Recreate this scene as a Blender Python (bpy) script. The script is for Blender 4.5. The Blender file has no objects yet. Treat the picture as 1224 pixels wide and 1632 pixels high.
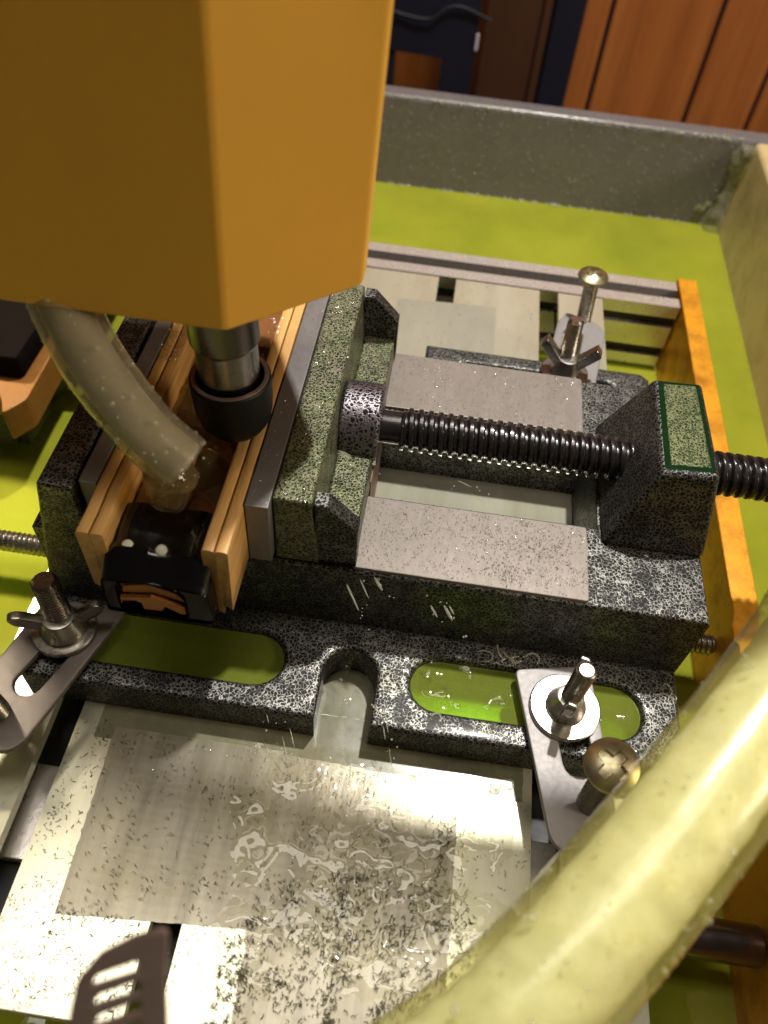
import bpy, bmesh, math, random
from mathutils import Vector, Matrix, noise
from mathutils.geometry import tessellate_polygon
random.seed(7)
S = 0.001                      # everything below is written in millimetres
scene = bpy.context.scene
COL = scene.collection
PI = math.pi

# ------------------------------------------------------------------ camera
cam = bpy.data.cameras.new('camera')
camo = bpy.data.objects.new('camera', cam); COL.objects.link(camo)
RX = Vector((0.98925781, 0.13083654, 0.06519804))
DN = Vector((0.14290211, -0.77161285, -0.61983272))
FW = Vector((-0.03078912, 0.62249130, -0.78202083))
UP = -DN; BK = -FW
camo.matrix_world = Matrix(((RX.x, UP.x, BK.x, 0), (RX.y, UP.y, BK.y, 0), (RX.z, UP.z, BK.z, 240*S), (0, 0, 0, 1)))
cam.sensor_fit = 'VERTICAL'; cam.sensor_height = 36; cam.lens = 1270/1632*36
cam.clip_start = 0.01; cam.clip_end = 20
cam.dof.use_dof = True; cam.dof.focus_distance = 0.25; cam.dof.aperture_fstop = 12
scene.camera = camo

# ------------------------------------------------------------------ world and lamps
w = bpy.data.worlds.new('World'); scene.world = w; w.use_nodes = True
bg = w.node_tree.nodes['Background']
bg.inputs['Color'].default_value = (1.0, 0.72, 0.45, 1); bg.inputs['Strength'].default_value = 0.034

def lamp(name, loc, target, power, color, size, shape='DISK', size_y=None, spread=None):
    l = bpy.data.lights.new(name, 'AREA'); l.energy = power; l.color = color; l.shape = shape; l.size = size*S
    if size_y: l.size_y = size_y*S
    if spread: l.spread = math.radians(spread)
    o = bpy.data.objects.new(name, l); COL.objects.link(o)
    o.location = Vector(loc)*S
    if (Vector(target)-Vector(loc)).xy.length > 1: o.rotation_euler = (Vector(target)-Vector(loc)).to_track_quat('-Z', 'Y').to_euler()
    return o
lamp('work_lamp', (122, 395, 780), (0, 150, 0), 7.0, (1.0, 0.95, 0.88), 32)
lamp('ceiling_lamp', (-160, 215, 1500), (-160, 215, 0), 5.4, (1.0, 0.92, 0.80), 1080, 'RECTANGLE', 250)
lamp('ceiling_lamp_rear', (-225, 560, 1500), (-225, 560, 0), 1.2, (1.0, 0.90, 0.76), 950, 'RECTANGLE', 130)
lamp('room_lamp', (1000, -40, 560), (0, 200, 60), 6.4, (1.0, 0.82, 0.58), 350)

lamp('bench_lamp', (-340, 310, 420), (-185, 150, -40), 0.38, (1.0, 0.88, 0.68), 60, 'DISK', None, 52)

scene.view_settings.view_transform = 'Standard'; scene.view_settings.look = 'None'
scene.view_settings.gamma = 1; scene.view_settings.use_curve_mapping = False
scene.view_settings.exposure = 0
scene.render.engine = 'CYCLES'
cy = scene.cycles
cy.use_denoising = True; cy.max_bounces = 10; cy.transparent_max_bounces = 16
cy.sample_clamp_indirect = 6

# ------------------------------------------------------------------ materials
def N(nt, t, **kw):
    n = nt.nodes.new(t)
    for k, v in kw.items(): setattr(n, k, v)
    return n
def newmat(name):
    m = bpy.data.materials.new(name); m.use_nodes = True
    nt = m.node_tree; return m, nt, nt.nodes['Principled BSDF'], nt.nodes['Material Output']
def coords(nt, scale=(1, 1, 1)):
    t = N(nt, 'ShaderNodeTexCoord'); mp = N(nt, 'ShaderNodeMapping'); mp.inputs['Scale'].default_value = scale
    nt.links.new(t.outputs['Object'], mp.inputs['Vector']); return mp.outputs['Vector']
def noise_n(nt, vec, scale, detail=4, rough=.6):
    n = N(nt, 'ShaderNodeTexNoise'); n.inputs['Scale'].default_value = scale
    n.inputs['Detail'].default_value = detail; n.inputs['Roughness'].default_value = rough
    nt.links.new(vec, n.inputs['Vector']); return n.outputs['Fac']
def ramp(nt, fac, stops, interp='LINEAR'):
    r = N(nt, 'ShaderNodeValToRGB'); e = r.color_ramp.elements; r.color_ramp.interpolation = interp
    while len(e) < len(stops): e.new(.5)
    for el, (p, c) in zip(e, stops):
        el.position = p; el.color = (c, c, c, 1) if isinstance(c, (int, float)) else (*c, 1)
    nt.links.new(fac, r.inputs['Fac']); return r.outputs['Color']
def mixc(nt, fac, a, b, mode='MIX'):
    m = N(nt, 'ShaderNodeMix', data_type='RGBA', blend_type=mode)
    for sock, v in ((m.inputs[0], fac), (m.inputs[6], a), (m.inputs[7], b)):
        if hasattr(v, 'links'): nt.links.new(v, sock)
        elif isinstance(v, tuple): sock.default_value = (*v, 1)
        else: sock.default_value = v
    return m.outputs[2]
def bump(nt, h, p, strength=.3, dist=.0003):
    b = N(nt, 'ShaderNodeBump'); b.inputs['Strength'].default_value = strength; b.inputs['Distance'].default_value = dist
    nt.links.new(h, b.inputs['Height']); nt.links.new(b.outputs['Normal'], p.inputs['Normal']); return b

def simple(name, base, rough=.5, metal=0., var=.15, vscale=120, bstr=.0, bscale=800, coat=0., spec=.5, rvar=.12, stretch=(1, 1, 1), dirt=None, dirt_amt=.5, dirt_scale=60):
    m, nt, p, o = newmat(name)
    v = coords(nt, stretch)
    f = noise_n(nt, v, vscale)
    c = mixc(nt, f, tuple(x*(1-var) for x in base), tuple(min(1, x*(1+var)) for x in base))
    if dirt:
        d = ramp(nt, noise_n(nt, v, dirt_scale, 6, .7), [(.45, 0.), (.7, dirt_amt)])
        c = mixc(nt, d, c, dirt)
    nt.links.new(c, p.inputs['Base Color'])
    r = N(nt, 'ShaderNodeMapRange'); r.inputs['To Min'].default_value = max(.03, rough-rvar); r.inputs['To Max'].default_value = min(1, rough+rvar)
    nt.links.new(noise_n(nt, v, vscale*2.3), r.inputs['Value']); nt.links.new(r.outputs['Result'], p.inputs['Roughness'])
    p.inputs['Metallic'].default_value = metal; p.inputs['Specular IOR Level'].default_value = spec
    p.inputs['Coat Weight'].default_value = coat; p.inputs['Coat Roughness'].default_value = .06
    if bstr: bump(nt, noise_n(nt, v, bscale, 5), p, bstr)
    return m

def hammertone(name, dark, light, scale, lo, hi, metal=.8, rough=.45, coat=.25, green=None):
    """speckled hammered enamel: dark cells in a pale net"""
    m, nt, p, o = newmat(name)
    v = coords(nt)
    wn = N(nt, 'ShaderNodeTexNoise'); wn.inputs['Scale'].default_value = scale*.9; nt.links.new(v, wn.inputs['Vector'])
    wv = N(nt, 'ShaderNodeVectorMath', operation='MULTIPLY_ADD'); wv.inputs[1].default_value = (1.5/scale,)*3
    nt.links.new(wn.outputs['Color'], wv.inputs[0]); nt.links.new(v, wv.inputs[2])
    vo = N(nt, 'ShaderNodeTexVoronoi', feature='DISTANCE_TO_EDGE'); vo.inputs['Scale'].default_value = scale
    nt.links.new(wv.outputs[0], vo.inputs['Vector'])
    big = noise_n(nt, v, scale*.22, 3)
    add = N(nt, 'ShaderNodeMath', operation='MULTIPLY_ADD'); add.inputs[1].default_value = .27
    sub = N(nt, 'ShaderNodeMath', operation='SUBTRACT'); sub.inputs[1].default_value = .5
    nt.links.new(big, sub.inputs[0]); nt.links.new(sub.outputs[0], add.inputs[0]); nt.links.new(vo.outputs['Distance'], add.inputs[2])
    k = ramp(nt, add.outputs[0], [(lo, 1.), (hi, 0.)])
    c = mixc(nt, k, dark, light)
    if green:
        gk = ramp(nt, noise_n(nt, v, 75, 4, .65), [(.38, 0.), (.62, .85)])
        c = mixc(nt, gk, c, mixc(nt, k, green[0], green[1]))
    nt.links.new(c, p.inputs['Base Color'])
    mm = N(nt, 'ShaderNodeMath', operation='MULTIPLY'); mm.inputs[1].default_value = metal
    nt.links.new(k, mm.inputs[0]); nt.links.new(mm.outputs[0], p.inputs['Metallic'])
    p.inputs['Specular IOR Level'].default_value = .2; p.inputs['Roughness'].default_value = rough; p.inputs['Coat Weight'].default_value = coat; p.inputs['Coat Roughness'].default_value = .12
    bump(nt, k, p, .3, .0002)
    return m

def mixsh(nt, fac, a, b):
    m = N(nt, 'ShaderNodeMixShader')
    if hasattr(fac, 'links'): nt.links.new(fac, m.inputs[0])
    else: m.inputs[0].default_value = fac
    nt.links.new(a, m.inputs[1]); nt.links.new(b, m.inputs[2]); return m.outputs[0]

def schlick(nt, normal, f0=.045):
    lw = N(nt, 'ShaderNodeLayerWeight'); lw.inputs['Blend'].default_value = .5
    if normal is not None: nt.links.new(normal, lw.inputs['Normal'])
    p = N(nt, 'ShaderNodeMath', operation='POWER'); p.inputs[1].default_value = 4.5; nt.links.new(lw.outputs['Facing'], p.inputs[0])
    q = N(nt, 'ShaderNodeMath', operation='MULTIPLY_ADD'); q.inputs[1].default_value = .85; q.inputs[2].default_value = f0
    nt.links.new(p.outputs[0], q.inputs[0]); return q.outputs[0]
def liquid(name, tint, body, milk, rough=.04, bscale=60, bstr=.15, bdist=.001, ior=1.33, var=None):
    """coolant: tinted clear liquid with a milky share and a glossy skin"""
    m, nt, p, o = newmat(name); nt.nodes.remove(p)
    v = coords(nt)
    bp = N(nt, 'ShaderNodeBump'); bp.inputs['Strength'].default_value = bstr; bp.inputs['Distance'].default_value = bdist
    nt.links.new(noise_n(nt, v, bscale, 3), bp.inputs['Height'])
    tr = N(nt, 'ShaderNodeBsdfTransparent'); tr.inputs[0].default_value = (*tint, 1)
    df = N(nt, 'ShaderNodeBsdfDiffuse')
    if var:
        nt.links.new(mixc(nt, ramp(nt, noise_n(nt, v, 22, 5, .6), [(.35, 0.), (.68, 1.)]), body, var), df.inputs[0])
    else: df.inputs[0].default_value = (*body, 1)
    gl = N(nt, 'ShaderNodeBsdfGlossy'); gl.inputs['Roughness'].default_value = rough
    nt.links.new(bp.outputs[0], gl.inputs['Normal']); fr = schlick(nt, bp.outputs[0])
    nt.links.new(mixsh(nt, fr, mixsh(nt, milk, tr.outputs[0], df.outputs[0]), gl.outputs[0]), o.inputs['Surface'])
    return m

def hose_skin(name, tint, body, milk, rough):
    m, nt, p, o = newmat(name); nt.nodes.remove(p)
    v = coords(nt)
    bp = N(nt, 'ShaderNodeBump'); bp.inputs['Strength'].default_value = .10; bp.inputs['Distance'].default_value = .0005
    nt.links.new(noise_n(nt, v, 260, 3), bp.inputs['Height'])
    tr = N(nt, 'ShaderNodeBsdfTransparent'); tr.inputs[0].default_value = (*tint, 1)
    df = N(nt, 'ShaderNodeBsdfDiffuse'); df.inputs[0].default_value = (*body, 1)
    tl = N(nt, 'ShaderNodeBsdfTranslucent'); tl.inputs[0].default_value = (*body, 1)
    gl = N(nt, 'ShaderNodeBsdfGlossy'); gl.inputs['Roughness'].default_value = rough
    nt.links.new(bp.outputs[0], gl.inputs['Normal']); fr = schlick(nt, bp.outputs[0], .06)
    d = mixsh(nt, .5, df.outputs[0], tl.outputs[0])
    k = ramp(nt, noise_n(nt, v, 90, 5, .65), [(.3, max(0, milk-.07)), (.7, min(1, milk+.07))])
    nt.links.new(mixsh(nt, fr, mixsh(nt, k, tr.outputs[0], d), gl.outputs[0]), o.inputs['Surface'])
    return m

M = {}
M['yellow'] = simple('orange_enamel', (.78, .42, .06), .58, 0, .10, 30, .12, 1600, spec=.3)
M['hammer'] = hammertone('black_hammertone', (.008, .008, .009), (.26, .26, .24), 820, .03, .108, metal=1., rough=.42, coat=.06)
M['hammer_bold'] = hammertone('bold_hammertone', (.008, .007, .010), (.32, .29, .32), 700, .08, .17, metal=1., rough=.4, coat=.08)
M['hammer_block'] = hammertone('green_speckle', (.008, .030, .007), (.24, .25, .12), 1000, .04, .15, metal=.55, rough=.42, coat=.3)
M['hammer_wet'] = hammertone('wet_green_hammertone', (.012, .015, .008), (.27, .26, .18), 980, .04, .15, metal=.55, rough=.48, green=((.012, .026, .006), (.22, .245, .125)))
M['steel'] = simple('machined_steel', (.245, .212, .19), .5, .35, .18, 350, .10, 1800, stretch=(1, .35, 1), dirt=(.16, .15, .11), dirt_amt=.45, dirt_scale=130)
M['insert'] = simple('grey_steel_insert', (.22, .205, .205), .42, .5, .15, 200, .06, 1500)
M['bed'] = simple('bed_aluminium', (.66, .655, .52), .19, .52, .08, 60, .03, 1500, rvar=.05, stretch=(1, .15, 1), dirt=(.40, .38, .22), dirt_amt=.45, dirt_scale=45)
M['chrome'] = simple('zinc_hardware', (.50, .475, .44), .30, 1., .12, 300, .05, 1500, dirt=(.25, .20, .14), dirt_amt=.4, dirt_scale=220)
M['brass'] = simple('yellow_zinc', (.60, .54, .36), .36, 1., .12, 300, .05, 1500, dirt=(.25, .20, .08), dirt_amt=.4)
M['clampsteel'] = simple('clamp_steel', (.30, .285, .285), .5, .4, .1, 300, .16, 2200)
M['blackmetal'] = simple('black_oxide', (.030, .026, .028), .30, .55, .3, 400, .10, 900, coat=.5)
M['blackgloss'] = simple('black_gloss', (.004, .004, .005), .16, 0, .3, 200, .35, 130, coat=.3)
M['nutmetal'] = simple('blackened_nut', (.006, .0055, .006), .5, .0, spec=.25, var=.2, vscale=300)
M['spindle'] = simple('spindle_steel', (.34, .33, .31), .26, 1., .06, 60)
M['spindle_dark'] = simple('spindle_band', (.15, .14, .13), .3, 1., .06, 60)
M['gold'] = simple('gold_anodised', (.80, .36, .020), .42, .35, .25, 1400, .3, 1600, dirt=(.30, .10, .008), dirt_amt=.75, dirt_scale=70)
M['alu'] = simple('extruded_aluminium', (.78, .75, .74), .30, .7, .06, 120, .25, 420)
M['darkslot'] = simple('slot_dark', (.02, .02, .022), .5, .2)
M['tray'] = simple('grey_tub_plastic', (.130, .120, .128), .27, 0, .15, 60, .16, 260, spec=.6, dirt=(.17, .155, .13), dirt_amt=.5, dirt_scale=190)
M['trayfloor'] = simple('tub_floor', (.75, .74, .55), .6)
M['tray_lit'] = simple('lit_tub_plastic', (.55, .43, .21), .35, 0, .2, 25, .1, 260, dirt=(.22, .15, .06), dirt_amt=.6, dirt_scale=40)  # tub plastic for the right wall, with its stronger light painted in as tan
M['caulk'] = None
M['plastic'] = simple('pale_plastic', (.15, .147, .085), .25, 0, .1, 60, .06, 300, coat=.5, dirt=(.30, .28, .18), dirt_amt=.4)
M['green_gloss'] = simple('green_film', (.006, .026, .008), .15, 0, .3, 200, coat=.6)
M['tape_rear'] = simple('dull_silver_tape', (.40, .385, .31), .4, .3, .12, 90, .1, 300, stretch=(1, .25, 1))
M['tape'] = None
M['navy'] = simple('navy_black', (.010, .010, .022), .45)
M['brown'] = simple('dark_brown', (.060, .022, .010), .5, 0, .25, 12, stretch=(6, 1, .6))
M['cable'] = simple('grey_cable', (.012, .011, .015), .6)
M['white_tag'] = simple('pale_tag', (.6, .55, .6), .5)
M['brownplate'] = simple('gold_plate_dull', (.22, .085, .006), .65, 0., .25, 300, .15, 900)
M['chip'] = simple('metal_chip', (.075, .065, .035), .4, .4, .6, 900)
M['chip_bright'] = simple('bright_chip', (.75, .73, .64), .22, .9, .3, 900)
M['core'] = simple('orange_core', (.42, .165, .035), .5, 0, .2, 150, .06, 800)
M['wetwood'] = simple('wet_red_wood', (.20, .085, .032), .18, 0, .5, 40, .3, 160, stretch=(1, .25, 1), coat=.7)
M['stud'] = simple('pale_stud', (.55, .54, .44), .35)
M['clip'] = simple('brown_steel', (.30, .22, .18), .42, .75, .15, 80)
M['floor'] = simple('bench_top', (.10, .07, .05), .6)
M['coolant'] = liquid('green_coolant', (.50, .72, .06), (.39, .40, .035), .8, var=(.30, .33, .028), bscale=45, bstr=.25)
M['pool'] = liquid('pool_coolant', (.62, .80, .20), (.33, .40, .06), .42, bscale=70, bstr=.12)
M['film'] = liquid('water_film', (.985, .985, .95), (.5, .5, .3), .01, rough=.02, bscale=60, bstr=0., bdist=.0001)
M['caulk'] = liquid('clear_caulk', (.9, .9, .75), (.5, .48, .34), .28, rough=.12, bscale=160, bstr=.8, bdist=.001)
M['splash'] = liquid('brown_splash', (.90, .82, .58), (.36, .28, .14), .2, rough=.05, bscale=160, bstr=.6, bdist=.001)
M['drop'] = liquid('water_drop', (.97, .97, .92), (.8, .8, .66), .22, rough=.03, bstr=.02)
M['hoseR'] = hose_skin('milky_yellow_hose', (.975, .965, .78), (.72, .70, .22), .24, .19)
M['hoseL'] = hose_skin('frosted_hose', (.95, .93, .82), (.60, .56, .42), .36, .16)
M['fluidR'] = simple('foamy_coolant', (.84, .82, .68), .35, 0, .22, 150, .4, 300, dirt=(.66, .63, .40), dirt_amt=.6, dirt_scale=240)
M['fluidL'] = simple('grey_foam', (.40, .36, .29), .35, 0, .35, 110, .3, 260)

def tape_mat():
    m, nt, p, o = newmat('silver_tape')
    v = coords(nt, (1, .22, 1)); v1 = coords(nt)
    c = mixc(nt, ramp(nt, noise_n(nt, coords(nt, (1, .09, 1)), 150, 5), [(.3, 0.), (.7, 1.)]), (.165, .15, .115), (.35, .328, .262))
    d = ramp(nt, noise_n(nt, v1, 34, 6, .7), [(.42, 0.), (.72, .7)])
    c = mixc(nt, d, c, (.24, .22, .13))
    nt.links.new(c, p.inputs['Base Color']); p.inputs['Metallic'].default_value = .45; p.inputs['Roughness'].default_value = .25
    wv = N(nt, 'ShaderNodeTexWave', wave_type='BANDS', bands_direction='Y'); wv.inputs['Scale'].default_value = 110
    wv.inputs['Distortion'].default_value = 5; wv.inputs['Detail'].default_value = 3; wv.inputs['Detail Scale'].default_value = 3
    nt.links.new(v1, wv.inputs['Vector'])
    h = N(nt, 'ShaderNodeMath', operation='MULTIPLY_ADD'); h.inputs[1].default_value = .10
    nt.links.new(wv.outputs['Fac'], h.inputs[0]); nt.links.new(noise_n(nt, v, 240, 5, .65), h.inputs[2])
    bump(nt, h.outputs[0], p, .16, .0003)
    return m
M['tape'] = tape_mat()

def wood_mat(name, a, b, groove_dark, scale=(1, 1, 1), ns=60, rough=.5):
    m, nt, p, o = newmat(name)
    v = coords(nt, scale)
    f = noise_n(nt, v, ns, 6, .65)
    c = mixc(nt, ramp(nt, f, [(.3, 0.), (.7, 1.)]), a, b)
    d = ramp(nt, noise_n(nt, v, ns*.45, 5, .7), [(.47, 0.), (.68, .8)])
    c = mixc(nt, d, c, groove_dark)
    nt.links.new(c, p.inputs['Base Color']); p.inputs['Roughness'].default_value = rough
    bump(nt, f, p, .25, .0003)
    return m
M['ply'] = wood_mat('pine_strip', (.54, .275, .075), (.68, .41, .15), (.10, .05, .018), (1, .10, 1), 230, .42)
M['panel'] = wood_mat('wood_panelling', (.34, .105, .024), (.47, .165, .042), (.24, .07, .016), (5, 5, .35), 9, .38)

# ------------------------------------------------------------------ mesh builder
class MB:
    def __init__(s): s.bm = bmesh.new()
    def add(s, tb, mat=None):
        if mat is not None: tb.transform(mat)
        me = bpy.data.meshes.new('t'); tb.to_mesh(me); tb.free(); s.bm.from_mesh(me); bpy.data.meshes.remove(me); return s
    def raw(s, verts, faces):
        vs = [s.bm.verts.new(v) for v in verts]
        for f in faces:
            try: s.bm.faces.new([vs[i] for i in f])
            except ValueError: pass
        return s
    def box(s, x0, x1, y0, y1, z0, z1, bev=.5, seg=2, mat=None):
        tb = bmesh.new(); bmesh.ops.create_cube(tb, size=1)
        for v in tb.verts: v.co = Vector(((x0+x1)/2+v.co.x*(x1-x0), (y0+y1)/2+v.co.y*(y1-y0), (z0+z1)/2+v.co.z*(z1-z0)))
        if bev: bmesh.ops.bevel(tb, geom=tb.edges[:], offset=bev, segments=seg, profile=.5, affect='EDGES')
        return s.add(tb, mat)
    def hexa(s, bot, top, bev=.8, seg=2):
        """block from four bottom and four top corners (same order, counter-clockwise)"""
        tb = bmesh.new(); vs = [tb.verts.new(p) for p in list(bot)+list(top)]
        for f in ((3, 2, 1, 0), (4, 5, 6, 7), (0, 1, 5, 4), (1, 2, 6, 5), (2, 3, 7, 6), (3, 0, 4, 7)): tb.faces.new([vs[i] for i in f])
        if bev: bmesh.ops.bevel(tb, geom=tb.edges[:], offset=bev, segments=seg, profile=.5, affect='EDGES')
        return s.add(tb)
    @staticmethod
    def _area(l): return sum(l[i-1][0]*l[i][1]-l[i][0]*l[i-1][1] for i in range(len(l)))/2
    @staticmethod
    def _off(l, d):
        out = []; n = len(l)
        for i in range(n):
            a, b, c = Vector(l[i-1]), Vector(l[i]), Vector(l[(i+1) % n])
            e1 = (b-a).normalized(); e2 = (c-b).normalized()
            n1 = Vector((-e1.y, e1.x)); n2 = Vector((-e2.y, e2.x))
            m = n1+n2
            if m.length < 1e-6: m = n1
            m.normalize(); out.append(tuple(b+m*(d/max(.45, m.dot(n1)))))
        return out
    def prism(s, outer, a0, a1, holes=(), bev=.5, seg=2, plane='xy', bot_bev=False, mat=None):
        loops = [list(outer)]+[list(h) for h in holes]
        if MB._area(loops[0]) < 0: loops[0].reverse()
        for h in loops[1:]:
            if MB._area(h) > 0: h.reverse()
        f = {'xy': lambda p, a: (p[0], p[1], a), 'xz': lambda p, a: (p[0], a, p[1]), 'yz': lambda p, a: (a, p[0], p[1])}[plane]
        levels = []
        if bot_bev and bev: levels += [(a0+bev*(1-math.sin(t)), bev*(1-math.cos(t))) for t in [PI/2*k/seg for k in range(seg)]]
        levels.append((a0+(bev if bot_bev else 0), 0))
        levels.append((a1-bev, 0))
        if bev: levels += [(a1-bev+bev*math.sin(t), bev*(1-math.cos(t))) for t in [PI/2*k/seg for k in range(1, seg+1)]]
        tb = bmesh.new(); rings = []
        for a, d in levels:
            rings.append([[tb.verts.new(f(p, a)) for p in (MB._off(l, d) if d else l)] for l in loops])
        for r0, r1 in zip(rings, rings[1:]):
            for l0, l1 in zip(r0, r1):
                n = len(l0)
                for i in range(n): tb.faces.new((l0[i], l0[(i+1) % n], l1[(i+1) % n], l1[i]))
        for r, flip in ((rings[0], True), (rings[-1], False)):
            flat = [v for l in r for v in l]
            pl = [[Vector(({'xy': (v.co.x, v.co.y), 'xz': (v.co.x, v.co.z), 'yz': (v.co.y, v.co.z)}[plane]) + (0,)) for v in l] for l in r]
            for t in tessellate_polygon(pl):
                try: tb.faces.new([flat[i] for i in (t[::-1] if flip else t)])
                except ValueError: pass
        bmesh.ops.recalc_face_normals(tb, faces=tb.faces[:])
        if tb.calc_volume(signed=True) < 0: bmesh.ops.reverse_faces(tb, faces=tb.faces[:])
        return s.add(tb, mat)
    def frame(s, p0, axis):
        z = Vector(axis).normalized(); x = z.orthogonal().normalized(); y = z.cross(x)
        return Vector(p0), x, y, z
    def lathe(s, prof, p0=(0, 0, 0), axis=(0, 0, 1), seg=40, cap=True, fn=None):
        o, x, y, z = s.frame(p0, axis); rows = []
        for r, h in prof:
            rows.append([s.bm.verts.new(o+z*h+(x*math.cos(2*PI*k/seg)+y*math.sin(2*PI*k/seg))*max(r, 1e-4)) for k in range(seg)])
        for a, b in zip(rows, rows[1:]):
            for k in range(seg): s.bm.faces.new((a[k], a[(k+1) % seg], b[(k+1) % seg], b[k]))
        if cap:
            s.bm.faces.new(rows[0][::-1]); s.bm.faces.new(rows[-1])
        return s
    def thread(s, p0, p1, r, depth, pitch, seg=28, per=8, ends=1.0, sharp=False):
        o, x, y, z = s.frame(p0, Vector(p1)-Vector(p0)); L = (Vector(p1)-Vector(p0)).length
        n = max(4, int(L/pitch*per)); rows = []
        for i in range(n+1):
            h = L*i/n; row = []
            e = min(1, h/ends, (L-h)/ends) if ends else 1
            for k in range(seg):
                t = (h/pitch-k/seg) % 1.0
                q = (1-abs(2*t-1)) if sharp else min(1, max(0, (abs(2*t-1)-.28)/.30))
                rr = r-depth*(1-q) if e >= 1 else r-depth-(1-e)*.6
                row.append(s.bm.verts.new(o+z*h+(x*math.cos(2*PI*k/seg)+y*math.sin(2*PI*k/seg))*rr))
            rows.append(row)
        for a, b in zip(rows, rows[1:]):
            for k in range(seg): s.bm.faces.new((a[k], a[(k+1) % seg], b[(k+1) % seg], b[k]))
        s.bm.faces.new(rows[0][::-1]); s.bm.faces.new(rows[-1])
        return s
    def tube(s, pts, r, seg=28, sub=10, cap=True, rn=None):
        P = [Vector(p) for p in pts]; C = []
        for i in range(len(P)-1):
            a, b, c, d = P[max(0, i-1)], P[i], P[i+1], P[min(len(P)-1, i+2)]
            for k in range(sub):
                t = k/sub
                C.append(.5*((2*b)+(c-a)*t+(2*a-5*b+4*c-d)*t*t+(3*b-a-3*c+d)*t**3))
        C.append(P[-1]); rows = []; x = None
        for i, c in enumerate(C):
            z = (C[min(i+1, len(C)-1)]-C[max(i-1, 0)]).normalized()
            x = z.orthogonal().normalized() if x is None else (x-z*x.dot(z)).normalized()
            y = z.cross(x); rr = r(i/(len(C)-1)) if callable(r) else r
            rows.append([s.bm.verts.new(c+(x*math.cos(2*PI*k/seg)+y*math.sin(2*PI*k/seg))*(rr+(rn(c, k) if rn else 0))) for k in range(seg)])
        for a, b in zip(rows, rows[1:]):
            for k in range(seg): s.bm.faces.new((a[k], a[(k+1) % seg], b[(k+1) % seg], b[k]))
        if cap: s.bm.faces.new(rows[0][::-1]); s.bm.faces.new(rows[-1])
        s.path = C
        return s
    def blob(s, c, r, flat=1., axis=None, long=1.):
        tb = bmesh.new(); bmesh.ops.create_icosphere(tb, subdivisions=2, radius=1)
        m = Matrix.Diagonal((r, r, r*flat if axis is None else r*long, 1))
        if axis is not None: m = Vector(axis).to_track_quat('Z', 'Y').to_matrix().to_4x4() @ m
        return s.add(tb, Matrix.Translation(c) @ m)
    def out(s, name, mat, parent=None, ang=35, kind=None, label=None, wn=True):
        org = Vector((0, 0, 0))
        if parent is not None:
            q = parent
            while q is not None: org += Vector(q.location); q = q.parent
        for v in s.bm.verts: v.co = v.co*S-org
        me = bpy.data.meshes.new(name); s.bm.to_mesh(me); s.bm.free()
        me.materials.append(mat)
        me.polygons.foreach_set('use_smooth', [True]*len(me.polygons))
        if not ang: wn = False
        if ang: me.set_sharp_from_angle(angle=math.radians(ang))
        o = bpy.data.objects.new(name, me); COL.objects.link(o)
        if parent is not None: o.parent = parent
        if wn and len(me.polygons) < 9000:
            md = o.modifiers.new('flat_faces', 'WEIGHTED_NORMAL'); md.mode = 'FACE_AREA'; md.weight = 50; md.keep_sharp = True
        if kind: o['kind'] = kind
        if label: o['label'] = label
        return o
def thing(name, label, cat, loc, group=None):
    o = bpy.data.objects.new(name, None); COL.objects.link(o); o.empty_display_size = .005
    o.location = Vector(loc)*S; o['label'] = label; o['category'] = cat
    if group: o['group'] = group
    return o
def tag(o, label, cat, group=None):
    o['label'] = label; o['category'] = cat
    if group: o['group'] = group
    return o
def slot_loop(x0, x1, y0, y1, n=10):
    r = (y1-y0)/2; cy_ = (y0+y1)/2
    return [(x1-r+r*math.cos(t), cy_+r*math.sin(t)) for t in [-PI/2+PI*k/n for k in range(n+1)]] + \
           [(x0+r+r*math.cos(t), cy_+r*math.sin(t)) for t in [PI/2+PI*k/n for k in range(n+1)]]
def round_poly(pts, r, n=5):
    out = []; m = len(pts)
    for i in range(m):
        a, b, c = Vector(pts[i-1]), Vector(pts[i]), Vector(pts[(i+1) % m])
        d1 = (a-b); d2 = (c-b); q = min(r, d1.length*.45, d2.length*.45)
        p, t = b+d1.normalized()*q, b+d2.normalized()*q
        for k in range(n+1):
            u = k/n; out.append(tuple((1-u)**2*p+2*u*(1-u)*b+u*u*t))
    return out

# ------------------------------------------------------------------ setting: bench, tub, coolant, panelled wall
MB().box(-700, 700, -300, 535, -90, -66, 0).out('bench_top', M['floor'], kind='structure')
MB().box(-900, 900, 536, 903, -760, -740, 0).out('floor', M['floor'], kind='structure')
WATER = -40
X0, X1, Y0, Y1 = -300, 173, -120, 501
t = thing('coolant_tub', 'grey plastic tub with raised walls holding the green coolant', 'tub', (0, 200, -66))
MB().box(X0-12, X1+12, Y0-12, Y1+14, -65, -60, 1).out('tub_floor', M['trayfloor'], t)
def wall(ax):
    b = MB()
    if ax == 'rear':
        b.hexa([(X0-14, Y1, -60), (X1+16, Y1, -60), (X1+16, Y1+12, -60), (X0-14, Y1+12, -60)], [(X0-14, Y1+2, 17), (X1+16, Y1+2, 17), (X1+16, Y1+16, 17), (X0-14, Y1+16, 17)], 3.5, 4)
    if ax == 'right':
        b.hexa([(X1, Y0, -60), (X1+12, Y0, -60), (X1+12, Y1+1, -60), (X1, Y1+1, -60)], [(X1+3, Y0, 16.6), (X1+16, Y0, 16.6), (X1+16, Y1+1.5, 16.6), (X1+3, Y1+1.5, 16.6)], 2.5, 4)
    if ax == 'left': b.box(X0-12, X0, Y0, Y1+1, -60, 16, 2.5)
    if ax == 'front': b.box(X0-12, X1+12, Y0-12, Y0, -60, 16, 2.5)
    b.out('tub_wall', M['tray_lit' if ax == 'right' else 'tray'], t)
for a in ('rear', 'right', 'left', 'front'): wall(a)
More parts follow.
